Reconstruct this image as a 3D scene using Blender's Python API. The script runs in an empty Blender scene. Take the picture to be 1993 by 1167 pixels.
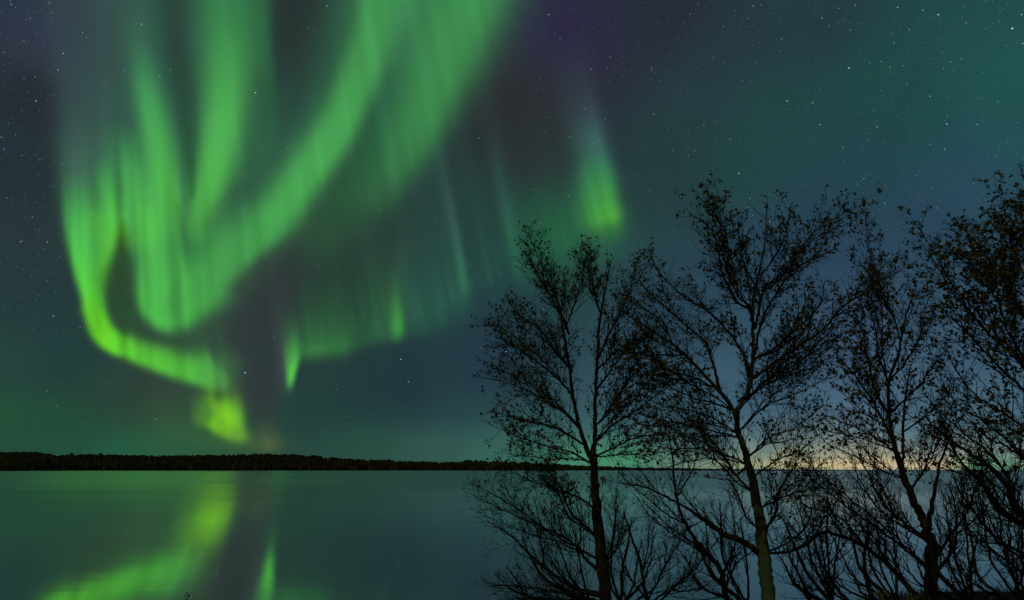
import bpy, math, random
import numpy as np
from mathutils import Vector

# ------------------------------------------------------------------ camera
C = bpy.context.scene.collection
F = 1100.0                                  # focal length in photograph pixels (20 mm lens)
PW, PH = 1993.0, 1167.0
CAM = Vector((0.0, 0.0, 3.2))               # water level is z = 0
PITCH = math.atan((911.0 - PH / 2) / F)
ROLL = math.radians(0.2)
_f = np.array([0.0, math.cos(PITCH), math.sin(PITCH)])
_r0 = np.array([1.0, 0.0, 0.0]); _u0 = np.array([0.0, -math.sin(PITCH), math.cos(PITCH)])
RGT = _r0 * math.cos(ROLL) + _u0 * math.sin(ROLL)
UPV = _u0 * math.cos(ROLL) - _r0 * math.sin(ROLL)
FWD = _f

def ray(u, v):
    d = RGT * ((u - PW / 2) / F) - UPV * ((v - PH / 2) / F) + FWD
    return d / np.linalg.norm(d)

def at(u, v, depth):
    "world point seen at picture place (u, v) at the given horizontal depth (y)"
    d = ray(u, v)
    return Vector(CAM) + Vector(d) * (depth / d[1])

cd = bpy.data.cameras.new('camera'); cam = bpy.data.objects.new('camera', cd); C.objects.link(cam)
cd.sensor_width = 36.0; cd.lens = 36.0 * F / PW; cd.clip_start = 0.1; cd.clip_end = 40000.0
from mathutils import Matrix
cam.matrix_world = Matrix(((RGT[0], UPV[0], -FWD[0], CAM[0]), (RGT[1], UPV[1], -FWD[1], CAM[1]),
                           (RGT[2], UPV[2], -FWD[2], CAM[2]), (0, 0, 0, 1)))
sc = bpy.context.scene
sc.camera = cam
sc.view_settings.view_transform = 'Standard'; sc.view_settings.look = 'None'
sc.view_settings.exposure = 0.0; sc.view_settings.gamma = 1.0
sc.cycles.transparent_max_bounces = 16
sc.cycles.sample_clamp_indirect = 3.0

# ------------------------------------------------------------------ night light: the sky dome lights the place; an added, unseen weak warm fill lamp
w = bpy.data.worlds.new('World'); sc.world = w; w.use_nodes = True
w.node_tree.nodes['Background'].inputs[0].default_value = (0.0159, 0.0545, 0.0545, 1)   # the open night sky behind the camera
w.node_tree.nodes['Background'].inputs[1].default_value = 1.0
sl = bpy.data.lights.new('fill_sun', 'SUN'); so = bpy.data.objects.new('fill_sun', sl); C.objects.link(so)
sl.energy = 0.32; sl.angle = math.radians(0.5); sl.color = (1.0, 0.86, 0.55)  # added to brighten bark and leaves, stands for no visible source
so.rotation_euler = (math.radians(58), 0, math.radians(-28))     # from behind the camera, a little to the left

# ------------------------------------------------------------------ helpers
def tag(o, label=None, cat=None, group=None, kind=None):
    if label: o['label'] = label
    if cat: o['category'] = cat
    if group: o['group'] = group
    if kind: o['kind'] = kind
    return o

def link_mesh(name, verts, faces, mat, parent=None, smooth=True, matrix_loc=None):
    me = bpy.data.meshes.new(name)
    if matrix_loc is not None:
        verts = [(a[0] - matrix_loc[0], a[1] - matrix_loc[1], a[2] - matrix_loc[2]) for a in verts]
    me.from_pydata(verts, [], faces); me.update()
    if smooth: me.polygons.foreach_set('use_smooth', [True] * len(me.polygons))
    me.materials.append(mat)
    o = bpy.data.objects.new(name, me); C.objects.link(o)
    if parent: o.parent = parent
    return o

def new_mat(name):
    m = bpy.data.materials.new(name); m.use_nodes = True
    nt = m.node_tree; nt.nodes.clear()
    out = nt.nodes.new('ShaderNodeOutputMaterial')
    return m, nt, out

# ------------------------------------------------------------------ the night sky: how bright each direction glows
#SKYBEGIN
CELL = 4.0
U0, U1, V0, V1 = -700.0, 2700.0, -900.0, 1000.0
GU, GV = np.meshgrid(np.arange(U0, U1 + 1, CELL), np.arange(V0, V1 + 1, CELL))
GU = GU.astype(np.float32); GV = GV.astype(np.float32)

def to_lin(s):
    s = np.clip(np.asarray(s, dtype=np.float64) / 255.0, 0, 1)
    return np.where(s <= 0.04045, s / 12.92, ((s + 0.055) / 1.055) ** 2.4)

BG = [  # airglow, twilight on the right: (u, v, colour)
 (0,0,(42,52,66)),(70,60,(50,55,74)),(150,40,(52,64,74)),(60,190,(38,42,50)),(0,300,(34,49,57)),(60,330,(38,50,54)),(60,470,(40,55,59)),(60,600,(36,57,59)),(0,560,(38,58,59)),
 (0,700,(39,70,62)),(0,800,(37,82,56)),(100,855,(34,80,57)),(200,780,(41,66,56)),(330,800,(47,72,53)),(300,740,(46,62,54)),(120,800,(36,80,58)),(320,865,(46,92,62)),(120,700,(33,64,62)),(250,870,(34,92,66)),
 (570,60,(38,48,48)),(330,60,(45,62,58)),(540,540,(47,50,56)),(640,560,(36,60,50)),(700,500,(40,62,52)),
 (1090,60,(44,40,68)),(1000,200,(44,40,48)),(1010,270,(43,44,47)),(1180,120,(42,44,60)),(1300,30,(38,42,55)),(1350,200,(36,58,62)),(1420,100,(38,55,64)),
 (1500,200,(34,68,66)),(1700,150,(32,72,70)),(1950,150,(32,82,78)),(1900,60,(33,74,74)),(1600,50,(36,56,64)),(1800,240,(30,72,72)),(1960,260,(34,78,80)),
 (1300,300,(36,60,60)),(1450,320,(32,68,66)),(1700,320,(34,66,72)),(1900,350,(40,68,86)),(1800,400,(40,66,86)),(1650,480,(42,66,88)),(1500,470,(40,66,84)),(1980,450,(44,72,88)),
 (1300,620,(38,62,78)),(1650,620,(56,80,103)),(1900,650,(58,85,106)),(1700,760,(70,98,119)),(1450,760,(60,90,110)),(1950,780,(70,102,120)),(1250,760,(54,84,98)),
 (1000,600,(34,56,68)),(950,700,(34,54,68)),(800,750,(31,53,61)),(700,780,(32,57,59)),(620,800,(34,66,58)),(900,800,(38,66,74)),(720,860,(39,78,65)),(830,865,(56,90,78)),(950,850,(50,86,84)),
 (900,560,(35,62,64)),(1060,500,(34,74,64)),(760,470,(42,60,58)),(900,400,(38,60,60)),(960,870,(56,104,90)),(1050,840,(52,90,92)),
 (1120,880,(66,112,102)),(1280,850,(74,110,112)),(1450,850,(80,110,122)),(1650,850,(84,114,130)),(1830,850,(80,112,124)),(1950,850,(74,108,118)),
 (2200,600,(50,80,100)),(2300,200,(32,78,76)),(-300,300,(34,54,60)),(-300,750,(36,80,62)),(1300,-400,(38,44,56)),(0,-400,(42,52,62)),(2200,880,(74,110,112)),
]
def background():
    num = np.zeros(GU.shape + (3,), np.float32); den = np.zeros(GU.shape, np.float32)
    for u, v, c in BG:
        sv = 1.0 if v < 780 else 2.2             # bands near the horizon are flat and thin
        d2 = (GU - u) ** 2 + ((GV - v) * sv) ** 2
        wgt = 1.0 / (d2 + 70.0 ** 2) ** 1.7 * 1e8
        num += wgt[..., None] * np.array(c, np.float32); den += wgt
    return num / den[..., None]

def catmull(P, n):
    P = np.array(P, float); out = []
    Q = np.vstack([2 * P[0] - P[1], P, 2 * P[-1] - P[-2]])
    for i in range(1, len(Q) - 2):
        p0, p1, p2, p3 = Q[i - 1], Q[i], Q[i + 1], Q[i + 2]
        for t in np.linspace(0, 1, n, endpoint=False):
            out.append(0.5 * ((2 * p1) + (p2 - p0) * t + (2 * p0 - 5 * p1 + 4 * p2 - p3) * t * t + (3 * p1 - p0 - 3 * p2 + p3) * t ** 3))
    out.append(Q[-2]); return np.array(out)

def mixin(T, sl_, a, col):
    T[sl_] = T[sl_] * (1 - a[..., None]) + col * a[..., None]

def box(u0, u1, v0, v1):
    i0 = max(0, int((v0 - V0) / CELL)); i1 = min(GU.shape[0], int((v1 - V0) / CELL) + 1)
    j0 = max(0, int((u0 - U0) / CELL)); j1 = min(GU.shape[1], int((u1 - U0) / CELL) + 1)
    return (slice(i0, i1), slice(j0, j1))

def stroke(T, pts, p=2.0, k=1.0, flip=None):
    "a band of light along a line; each point: u, v, width on its left, on its right, strength, colour"
    if flip is None: flip = pts[-1][1] > pts[0][1]          # widths are given as seen: left, right
    if flip: pts = [(q[0], q[1], q[3], q[2], *q[4:]) for q in pts]
    A = catmull([(q[0], q[1], q[2], q[3], q[4], *q[5]) for q in pts], 10)
    m = max(A[:, 2].max(), A[:, 3].max()) * 2.6
    sl_ = box(A[:, 0].min() - m, A[:, 0].max() + m, A[:, 1].min() - m, A[:, 1].max() + m)
    u, v = GU[sl_], GV[sl_]
    best = np.full(u.shape, 1e12, np.float32); idx = np.zeros(u.shape, int)
    for i in range(len(A)):
        d = (u - A[i, 0]) ** 2 + (v - A[i, 1]) ** 2
        msk = d < best; best[msk] = d[msk]; idx[msk] = i
    tan = np.gradient(A[:, :2], axis=0); tan /= np.linalg.norm(tan, axis=1)[:, None] + 1e-9
    side = tan[idx, 0] * (v - A[idx, 1]) - tan[idx, 1] * (u - A[idx, 0])
    dist = np.sqrt(best)
    s = np.clip(side / (dist + 4.0), -1, 1) * 0.5 + 0.5
    wd = A[idx, 2] * (1 - s) + A[idx, 3] * s
    a = np.clip(A[idx, 4], 0, 1) * np.exp(-(dist / np.maximum(wd, 1)) ** p) * k
    mixin(T, sl_, np.clip(a, 0, 1), np.clip(A[idx, 5:8], 0, 255))

VPU, VPV = 100.0, -3500.0
_rng = np.random.RandomState(4)
_nz = [_rng.rand(4096) for _ in range(4)]
def noise1(x, k):
    i = np.floor(x).astype(int); f = x - i; f = f * f * (3 - 2 * f)
    return _nz[k][i % 4096] * (1 - f) + _nz[k][(i + 1) % 4096] * f

def rays(u, v):
    "streaks along the field lines, 0..1"
    th = (u - VPU) / (v - VPV) * 3950.0
    return 0.25 * noise1(th / 13.0 + 500, 0) + 0.75 * noise1(th / 38.0 + 900, 1)

def curtain(T, edge, sharp=10.0, ray=0.3, power=1.3):
    "a curtain: lower edge points u, v, height, strength, colour; light fades upward along the field lines"
    A = catmull([(q[0], q[1], q[2], q[3], *q[4]) for q in edge], 10)
    th = (A[:, 0] - VPU) / (A[:, 1] - VPV); o = np.argsort(th); A = A[o]; th = th[o]
    m = A[:, 2].max() * 3
    sl_ = box(A[:, 0].min() - 160, A[:, 0].max() + 40, A[:, 1].min() - m, A[:, 1].max() + 60)
    u, v = GU[sl_], GV[sl_]; t = (u - VPU) / (v - VPV)
    g = lambda k: np.interp(t, th, A[:, k])
    h = g(1) - v
    R = rays(u, v)
    x = np.clip((h + sharp) / (2 * sharp), 0, 1)
    a = np.clip(g(3), 0, 1) * x * x * (3 - 2 * x) * np.exp(-(np.maximum(h, 0) / (g(2) * (0.75 + 0.5 * R))) ** power)
    a *= (1 - ray) + ray * R * 2
    a *= (t >= th[0]) & (t <= th[-1])
    mixin(T, sl_, np.clip(a, 0, 1), np.stack([g(4), g(5), g(6)], -1))

def sky_glow():
    B = background(); T = B.copy()
    G1, G2, G3, GY = (62,148,80), (76,170,84), (84,188,72), (98,202,48)
    TL, GR, DK = (50,120,86), (66,98,90), (40,66,52)
    # wide soft green behind everything at the top
    stroke(T, [(330,-500,260,260,.3,TL),(330,-50,180,220,.4,TL),(300,250,120,160,.5,TL),(280,450,80,150,.6,G1)])
    stroke(T, [(1000,-500,330,200,.6,G1),(880,0,190,120,.72,(58,135,78)),(790,220,150,85,.6,(50,115,70)),(700,380,120,60,.45,(46,104,62)),(630,450,90,50,.4,(48,100,60))], p=2.6)
    # grey-teal veil at the far left
    stroke(T, [(120,-300,50,70,.6,(56,70,84)),(125,0,40,80,.55,(56,68,80)),(150,180,42,80,.7,(60,84,84)),(150,330,34,90,.85,(70,112,92)),(165,450,34,70,.7,(70,150,84)),(180,560,24,40,.3,G2)], p=2.6)
    stroke(T, [(225,-60,50,60,.4,(56,80,78)),(235,150,50,50,.45,(58,90,80)),(230,300,50,50,.5,(58,110,80))])
    stroke(T, [(250,230,50,60,.0,G1),(255,310,60,66,.5,(62,140,82)),(262,390,60,70,.75,(70,164,80)),(285,460,40,60,.7,(72,168,76)),(310,540,40,50,.4,G1)], p=2.6)
    stroke(T, [(400,420,40,60,.0,G1),(420,450,50,80,.55,(58,138,74)),(400,520,50,80,.5,(60,142,74))], p=2.4)
    # left finger and its rays
    stroke(T, [(225,-80,40,50,.0,(60,110,85)),(262,60,30,34,.45,(62,112,86)),(284,170,30,34,.8,(66,150,88)),(306,270,34,36,.95,G2),(326,370,40,26,.98,(80,180,80)),(338,460,44,18,.85,(76,172,78)),(340,540,40,16,.4,G2)], p=2.4)
    stroke(T, [(238,250,24,30,.0,G1),(256,330,26,30,.75,(72,164,86)),(282,430,26,26,.95,(82,184,78)),(298,520,24,20,.6,(80,180,72))], p=2.2)
    stroke(T, [(196,300,16,26,.0,G1),(206,360,18,26,.7,(72,168,80)),(222,430,18,26,.95,(86,192,70)),(232,470,16,22,.7,(88,180,50))], p=2.2)
    # main curtain on the left: sharp outer edge
    stroke(T, [(150,330,30,40,.0,G1),(150,420,24,68,.85,(76,176,84)),(160,500,22,60,1,(82,194,80)),(180,580,22,30,1,(92,204,62)),(204,642,24,24,1,(104,212,46)),(232,668,24,20,.9,(94,200,50))], p=3.6)
    stroke(T, [(190,440,20,40,.7,G3),(210,480,20,30,.6,(90,190,55)),(205,540,20,14,.5,(84,170,48))], p=2.4)
    # dark pocket
    stroke(T, [(242,440,12,10,.3,(60,120,40)),(240,490,20,14,.75,(46,80,44)),(234,540,29,30,.95,(44,72,46)),(236,590,32,33,.97,(42,74,48)),(250,640,36,30,.7,(44,84,52))], p=2.8)
    stroke(T, [(300,690,60,14,.6,(48,80,56)),(420,650,40,20,.7,(48,72,58))], p=2.0)
    # the long band from the fold up to the right, broad
    stroke(T, [(340,440,40,60,.0,G1),(350,520,60,70,.8,(72,166,76)),(352,570,60,50,.85,(72,166,74)),(350,610,40,30,.0,G1)], p=2.6)
    stroke(T, [(296,480,50,22,.0,G2),(286,540,56,20,.8,(74,172,76)),(292,596,56,22,.95,(76,176,74)),(332,618,60,32,.96,(72,168,74)),(384,578,90,44,.95,(70,160,74)),(450,512,74,52,.95,(68,156,76)),(520,440,60,48,.97,(68,158,78)),(590,350,58,44,.97,(72,164,82)),(650,262,58,42,.97,(74,166,86)),(700,150,56,44,.95,(70,156,82)),(738,20,60,60,.9,(66,150,82)),(770,-150,70,90,.85,G1),(800,-420,80,100,.4,G1)], p=2.9, flip=False)
    stroke(T, [(480,330,60,30,.5,(46,104,72)),(530,220,50,30,.6,(42,84,68)),(560,100,50,36,.75,(40,56,52)),(575,-40,46,50,.85,(40,50,50)),(580,-300,50,60,.7,(44,56,56))], p=2.2)
    stroke(T, [(350,420,6,16,.0,(46,104,62)),(362,455,10,26,.55,(44,106,64)),(372,490,14,30,.5,(46,116,66)),(376,530,14,24,.0,(50,124,66))])
    stroke(T, [(700,-60,50,30,.5,(48,104,74)),(655,60,46,30,.5,(46,98,72)),(610,190,46,30,.45,(46,100,74)),(540,310,50,30,.4,(50,112,76)),(470,410,40,30,.3,(54,124,76))], p=2.0)
    # centre finger
    stroke(T, [(505,-200,40,20,.3,(46,112,70)),(512,60,40,16,.6,(46,116,70)),(524,190,40,14,.5,(46,100,68)),(515,300,40,30,.3,(46,100,68))], p=2.4)
    stroke(T, [(425,-420,70,70,.5,TL),(436,-100,60,64,.75,(56,130,80)),(440,40,56,58,.88,(62,146,82)),(440,160,52,54,.97,(74,166,84)),(428,270,48,50,.99,(80,178,86)),(405,360,40,44,.97,(80,178,80)),(380,440,24,30,.75,(76,168,76)),(376,490,20,24,.2,G1)], p=2.5)
    # dark wedge between the fingers
    stroke(T, [(330,-60,24,34,.6,(44,62,58)),(342,90,22,24,.85,(42,66,58)),(358,200,18,22,.9,(42,76,60)),(370,310,11,13,.8,(44,94,58)),(374,380,7,8,.6,(50,120,60))], p=2.2)
    stroke(T, [(348,400,7,8,.5,(56,130,56)),(358,470,8,10,.6,(52,110,60)),(366,530,10,10,.3,(56,130,62))], p=2)
    # gap and second broad band on the right
    stroke(T, [(800,120,34,40,.35,(50,116,78)),(760,200,30,36,.5,(42,98,70)),(720,290,26,40,.6,(40,90,62)),(670,380,30,50,.5,(44,92,58))])
    stroke(T, [(990,-420,110,90,.5,G1),(930,-60,90,70,.8,G1),(890,60,80,66,.88,(64,146,80)),(850,170,70,54,.9,(62,142,78)),(800,280,62,46,.85,(60,136,76)),(745,370,50,36,.5,(54,116,68))], p=2.4)
    stroke(T, [(800,-30,40,40,.35,(60,132,92)),(770,100,30,30,.2,(60,132,92))])
    # dark rays under the band
    curtain(T, [(430,760,150,.0,(52,52,56)),(456,770,170,.55,(56,58,60)),(490,800,190,.8,(54,54,60)),(530,805,180,.8,(52,52,60)),(548,800,180,.5,(58,58,62)),(562,790,150,.0,(60,62,62))], sharp=60, ray=.15)
    stroke(T, [(470,560,26,30,.55,(44,52,52)),(520,510,20,30,.6,(42,52,54)),(560,480,20,40,.3,(44,56,52))])
    curtain(T, [(536,760,130,.0,(84,90,88)),(553,740,130,.55,(86,92,90)),(572,720,120,.3,(74,92,84)),(590,700,100,.0,(70,90,80))], sharp=40, ray=.4)
    # lower arc and the yellow-green foot
    stroke(T, [(176,600,16,20,.6,GY),(200,654,24,18,.98,(102,210,48)),(245,680,30,18,.97,(90,192,54)),(310,706,36,20,.96,(80,178,58)),(375,726,42,22,.95,(78,174,64)),(415,728,50,24,.8,(78,168,76)),(440,716,40,30,.25,(76,160,76))], p=2.9, flip=False)
    curtain(T, [(366,738,56,.0,(74,160,70)),(392,752,66,.5,(76,166,76)),(420,762,76,.7,(80,168,84)),(440,760,80,.5,(82,150,86)),(458,760,80,.0,(80,120,86))], sharp=12, ray=.4)
    curtain(T, [(366,824,50,.0,(84,150,60)),(382,830,60,.45,(90,160,56)),(400,834,80,.7,(100,176,50)),(416,840,100,1,(112,190,46)),(440,852,104,1,(112,190,48)),(460,858,108,1,(108,184,52)),(474,860,104,.8,(104,172,54)),(486,860,90,.2,(98,160,54)),(500,862,50,.0,(96,150,54))], sharp=12, ray=.1, power=2.6)
    stroke(T, [(426,770,16,22,.0,(112,190,50)),(434,800,18,26,.75,(124,204,44)),(444,832,16,24,.8,(124,204,42)),(456,850,14,18,.3,(112,190,46))])
    stroke(T, [(404,770,9,8,.0,(60,110,60)),(408,800,9,8,.45,(62,116,52)),(410,826,9,8,.0,(60,110,50))])
    stroke(T, [(424,806,10,10,.0,GY),(422,828,10,14,.6,(126,206,42)),(438,842,14,12,.7,(124,204,44)),(470,848,14,10,.4,(104,176,54)),(500,856,12,10,.0,GY)], flip=False)
    stroke(T, [(250,800,60,34,.0,(60,92,60)),(340,830,50,30,.35,(58,96,58)),(430,856,30,24,.45,(66,110,56)),(520,866,30,20,.5,(86,100,62)),(560,868,20,20,.1,(90,100,62))], flip=False)
    curtain(T, [(500,872,50,.0,(98,104,66)),(518,876,40,.45,(100,112,66)),(536,876,60,.6,(98,108,64)),(556,876,60,.0,(90,104,64))], sharp=10, ray=.7)
    # right-hand curtain: bright fold, then a long faint hem
    curtain(T, [(556,764,90,.0,(80,185,80)),(563,756,86,.75,(80,182,78)),(570,746,84,.98,(84,188,74)),(580,712,70,.85,(80,180,76)),(590,690,50,.3,G1),(600,690,50,.0,G1)], sharp=18, ray=.3, power=2.0)
    curtain(T, [(572,700,60,.0,(56,130,68)),(592,698,66,.75,(56,134,68)),(640,692,72,.85,(56,132,68)),(672,688,76,.75,(54,128,66)),(700,676,84,.58,(50,120,68)),(750,662,96,.62,(52,122,70)),(772,658,100,.8,(60,144,72)),(786,652,100,.7,(58,136,72)),(800,652,110,.4,(46,110,74)),(840,642,140,.42,(42,100,74)),(872,628,170,.38,(42,96,76))], sharp=20, ray=.15)
    curtain(T, [(800,660,150,.0,(42,96,76)),(850,640,180,.3,(42,96,76)),(895,610,230,.5,(44,104,80)),(912,594,240,.42,(44,104,78)),(930,580,240,.25,(38,92,72)),(985,565,260,.3,(38,92,72)),(1010,555,270,.45,(42,104,76)),(1028,545,260,.35,(42,102,76)),(1060,520,200,.15,(38,100,70)),(1130,500,120,.0,(38,100,70))], sharp=44, ray=.4)
    stroke(T, [(772,470,12,12,.0,(66,96,92)),(774,540,14,14,.35,(60,120,84)),(776,620,15,15,.6,(66,150,72)),(774,652,12,12,.3,(64,146,66))])
    stroke(T, [(852,270,10,8,.0,(74,88,92)),(872,370,10,7,.36,(66,88,90)),(890,460,10,7,.46,(62,102,94)),(902,540,11,7,.42,(56,122,88)),(909,590,10,6,.0,(48,110,80))])
    stroke(T, [(955,260,14,8,.0,(56,86,84)),(975,350,14,8,.4,(52,92,86)),(1000,460,16,9,.5,(50,108,86)),(1020,550,16,8,.0,(44,110,78))])
    rr = np.random.RandomState(9)
    for u in (606,632,655,690,712,735,752,806,820,838,853,866,884,922,940,958,976,1012,1040,1062,1085,1108):
        vb = float(np.interp(u, [590, 690, 772, 860, 912, 1028, 1110], [692, 676, 656, 632, 596, 545, 500])) - rr.uniform(0, 25)
        L = rr.uniform(90, 230); a = rr.uniform(.14, .34); lean = (u - VPU) / (vb - VPV); wd = rr.uniform(3.5, 8)
        c = (48, 122, 74) if u < 800 else (54, 112, 90)
        stroke(T, [(u - lean * L, vb - L, wd, wd, .0, (60, 92, 88)), (u - lean * L * .5, vb - L * .5, wd, wd, a * .6, c), (u - lean * L * .12, vb - L * .12, wd, wd, a, c), (u, vb, wd, wd, .0, c)])
    # low green between
    stroke(T, [(1060,340,60,60,.0,(36,90,60)),(1075,430,70,70,.5,(36,94,60)),(1090,500,70,60,.25,(36,96,64))])
    # lone patch on the right
    stroke(T, [(1110,60,50,30,.0,(60,66,84)),(1140,190,44,26,.4,(66,82,92)),(1156,270,40,26,.75,(66,108,104)),(1166,330,40,28,.6,(62,128,96)),(1176,390,46,28,.0,G1)], p=2.3)
    stroke(T, [(1160,290,24,22,.0,(58,128,92)),(1166,340,42,30,.75,(60,142,84)),(1174,390,50,32,.97,(72,162,74)),(1181,424,50,32,1,(80,172,64)),(1186,450,48,30,.6,(68,150,60)),(1188,480,44,26,.15,(50,120,64))], p=2.6)
    curtain(T, [(1030,520,200,.0,(36,96,64)),(1090,505,210,.25,(38,100,66)),(1140,490,200,.22,(42,108,70)),(1200,480,190,.2,(44,108,72)),(1250,470,170,.1,(38,92,68)),(1330,450,150,.0,(36,84,66))], sharp=34, ray=.4)
    stroke(T, [(1120,480,70,30,.3,(40,104,66)),(1240,480,60,30,.2,(40,90,70))])
    # fine streaks over all of the lit part
    lum = (T - B).mean(-1)
    R = rays(GU, GV) - 0.5
    th = (GU - VPU) / (GV - VPV) * 3950.0
    fine = 0.55 * noise1(th / 9.0 + 300, 2) + 0.45 * noise1(th / 19.0 + 700, 3) - 0.5
    patchy = 0.4 + 1.2 * noise1(th / 60.0 + 50, 1)
    T *= (1 + (0.05 * R + (0.04 + 0.10 * np.clip((GV - 240) / 200, 0, 1) + 0.12 * np.clip((GV - 260) / 120, 0, 1) * np.clip((440 - GU) / 80, 0, 1) * np.clip((700 - GV) / 60, 0, 1)) * fine * patchy) * np.clip(lum / 30, 0, 1))[..., None]
    haze = sum(noise1(GU / w + GV / (w * 2.3) + 400 + 37 * q, q) * noise1(GV / w - GU / (w * 3.1) + 600, (q + 1) % 4) for q, w in ((0, 240.0), (1, 110.0), (2, 50.0))) / 3 - 0.25
    T *= (1 + 0.12 * haze)[..., None]
    T *= (1 + 0.025 * R)[..., None]
    # twilight low over the far shore: green on the left, then amber, then a green gap
    curtain(T, [(880,905,20,.0,(60,130,95)),(1000,905,22,.4,(66,138,98)),(1130,905,30,.8,(78,160,108)),(1230,905,28,.9,(76,168,104)),(1310,905,26,.5,(96,162,112)),(1380,905,30,.0,(130,160,116))], sharp=30, ray=0)
    curtain(T, [(1240,916,34,.0,(140,156,126)),(1350,916,36,.55,(140,160,122)),(1450,916,44,.85,(160,168,126)),(1550,916,48,.95,(182,176,132)),(1650,916,54,1,(196,180,140)),(1760,916,54,1,(194,176,138)),(1850,916,52,.95,(188,172,138)),(1930,916,50,.75,(168,160,132)),(2050,916,48,.6,(156,156,132)),(2250,916,44,.0,(150,156,126))], sharp=10, ray=0.04, power=1.7)
    curtain(T, [(1840,912,16,.0,(74,168,124)),(1890,912,18,.7,(74,168,124)),(1940,912,20,.9,(72,170,126)),(1990,912,18,.6,(74,164,124)),(2040,912,18,.0,(74,168,124))], sharp=16, ray=0)
    # a little softening
    for _ in range(1):
        T[1:-1] = (T[:-2] + 2 * T[1:-1] + T[2:]) / 4
        T[:, 1:-1] = (T[:, :-2] + 2 * T[:, 1:-1] + T[:, 2:]) / 4
    # crisper folds where the aurora is bright
    S = T.copy()
    for _ in range(10):
        S[1:-1] = (S[:-2] + S[1:-1] + S[2:]) / 3; S[:, 1:-1] = (S[:, :-2] + S[:, 1:-1] + S[:, 2:]) / 3
    T += (0.85 * np.clip(((S - B).mean(-1) - 4) / 20, 0, 1))[..., None] * (T - S)
    return B, np.clip(T, 12, 255)
#SKYEND

# ------------------------------------------------------------------ sky dome, aurora and stars
B_IMG, T_IMG = sky_glow()

def sample(img, u, v):
    x = np.clip((u - U0) / CELL, 0, img.shape[1] - 1.001); y = np.clip((v - V0) / CELL, 0, img.shape[0] - 1.001)
    i = y.astype(int); j = x.astype(int); fy = (y - i)[:, None]; fx = (x - j)[:, None]
    return (img[i, j] * (1 - fx) + img[i, j + 1] * fx) * (1 - fy) + (img[i + 1, j] * (1 - fx) + img[i + 1, j + 1] * fx) * fy

R_SKY = 14000.0
az = np.radians(np.concatenate([np.arange(-180, -58, 3.0), np.arange(-58, 58, 0.2), np.arange(58, 180.1, 3.0)]))
el = np.radians(np.concatenate([np.arange(-4, -0.6, 0.5), np.arange(-0.5, 52, 0.2), np.arange(52, 90.1, 2.0)]))
NA, NE = len(az), len(el)
AZ, EL = np.meshgrid(az, el)
DIR = np.stack([np.sin(AZ) * np.cos(EL), np.cos(AZ) * np.cos(EL), np.sin(EL)], -1).reshape(-1, 3)
fw = DIR @ FWD; fs = np.maximum(fw, 0.3)
pu = (DIR @ RGT) / fs * F + PW / 2; pv = PH / 2 - (DIR @ UPV) / fs * F
wgt = np.clip((fw - 0.42) / 0.25, 0, 1); wgt = (wgt * wgt * (3 - 2 * wgt))[:, None]
far_glow = np.array([34.0, 66.0, 66.0])
bgv = sample(B_IMG, pu, pv) * wgt + far_glow * (1 - wgt)
tgv = sample(T_IMG, pu, pv) * wgt + far_glow * (1 - wgt)
lin_t, lin_b = to_lin(tgv), to_lin(bgv)
extra = np.maximum(lin_t - lin_b, 0)
lum = extra[:, 1]
soft = np.clip((lum - 0.012) / 0.03, 0, 1)[:, None]
aur = extra * soft                                   # the aurora's own light
base = np.maximum(lin_t - aur, 0)

def glow_mat(name, additive):
    m, nt, out = new_mat(name)
    at_ = nt.nodes.new('ShaderNodeAttribute'); at_.attribute_name = 'glow'
    em = nt.nodes.new('ShaderNodeEmission'); nt.links.new(at_.outputs['Color'], em.inputs[0])
    if additive:
        tr = nt.nodes.new('ShaderNodeBsdfTransparent'); ad = nt.nodes.new('ShaderNodeAddShader')
        nt.links.new(em.outputs[0], ad.inputs[0]); nt.links.new(tr.outputs[0], ad.inputs[1]); nt.links.new(ad.outputs[0], out.inputs[0])
    else:
        nt.links.new(em.outputs[0], out.inputs[0])
    m.cycles.emission_sampling = 'NONE'
    return m

def dome(name, idx_quads, radius, col, mat):
    used, inv = np.unique(idx_quads, return_inverse=True)
    me = bpy.data.meshes.new(name)
    co = DIR[used] * radius + np.array([0, 0, CAM[2]])
    me.from_pydata(co.tolist(), [], inv.reshape(-1, 4).tolist()); me.update()
    at_ = me.attributes.new('glow', 'FLOAT_COLOR', 'POINT')
    c4 = np.ones((len(used), 4), np.float32); c4[:, :3] = col[used]
    at_.data.foreach_set('color', c4.ravel())
    me.polygons.foreach_set('use_smooth', [True] * len(me.polygons))
    me.materials.append(mat)
    o = bpy.data.objects.new(name, me); C.objects.link(o)
    return o

ii, jj = np.meshgrid(np.arange(NE - 1), np.arange(NA - 1), indexing='ij')
Q = np.stack([ii * NA + jj, ii * NA + jj + 1, (ii + 1) * NA + jj + 1, (ii + 1) * NA + jj], -1).reshape(-1, 4)
front = (fw > -0.05)[Q].any(1)                       # behind the camera the sky is the plain world colour
tag(dome('sky', Q[front], R_SKY, base, glow_mat('sky_glow', False)), kind='structure')

lit = (soft[:, 0] > 0)[Q].any(1)
cu = pu[Q].mean(1); cv = pv[Q].mean(1)
patch = (cu > 1085 - 0.0 * cv) & (cv > 110) & (cu > 1085)
hem = (~patch) & (cv > 250) & (((cu > 548) & (cv > 560)) | (cu > 840 + (cv < 420) * (420 - cv) * 0.8) | ((cu > 690) & (cv > 450)))
amat = glow_mat('aurora_glow', True)
for sel, lab in ((lit & ~patch & ~hem, 'great swirling bright green aurora with folded bands reaching from the lake horizon to the top'),
                 (lit & hem, 'faint green aurora curtain with a straight hem low in the middle of the sky'),
                 (lit & patch, 'small lone green aurora patch glowing above the birches')):
    if sel.any():
        tag(dome('aurora', Q[sel], R_SKY * 0.97, aur, amat), lab, 'aurora', 'bands of northern lights')

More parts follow.
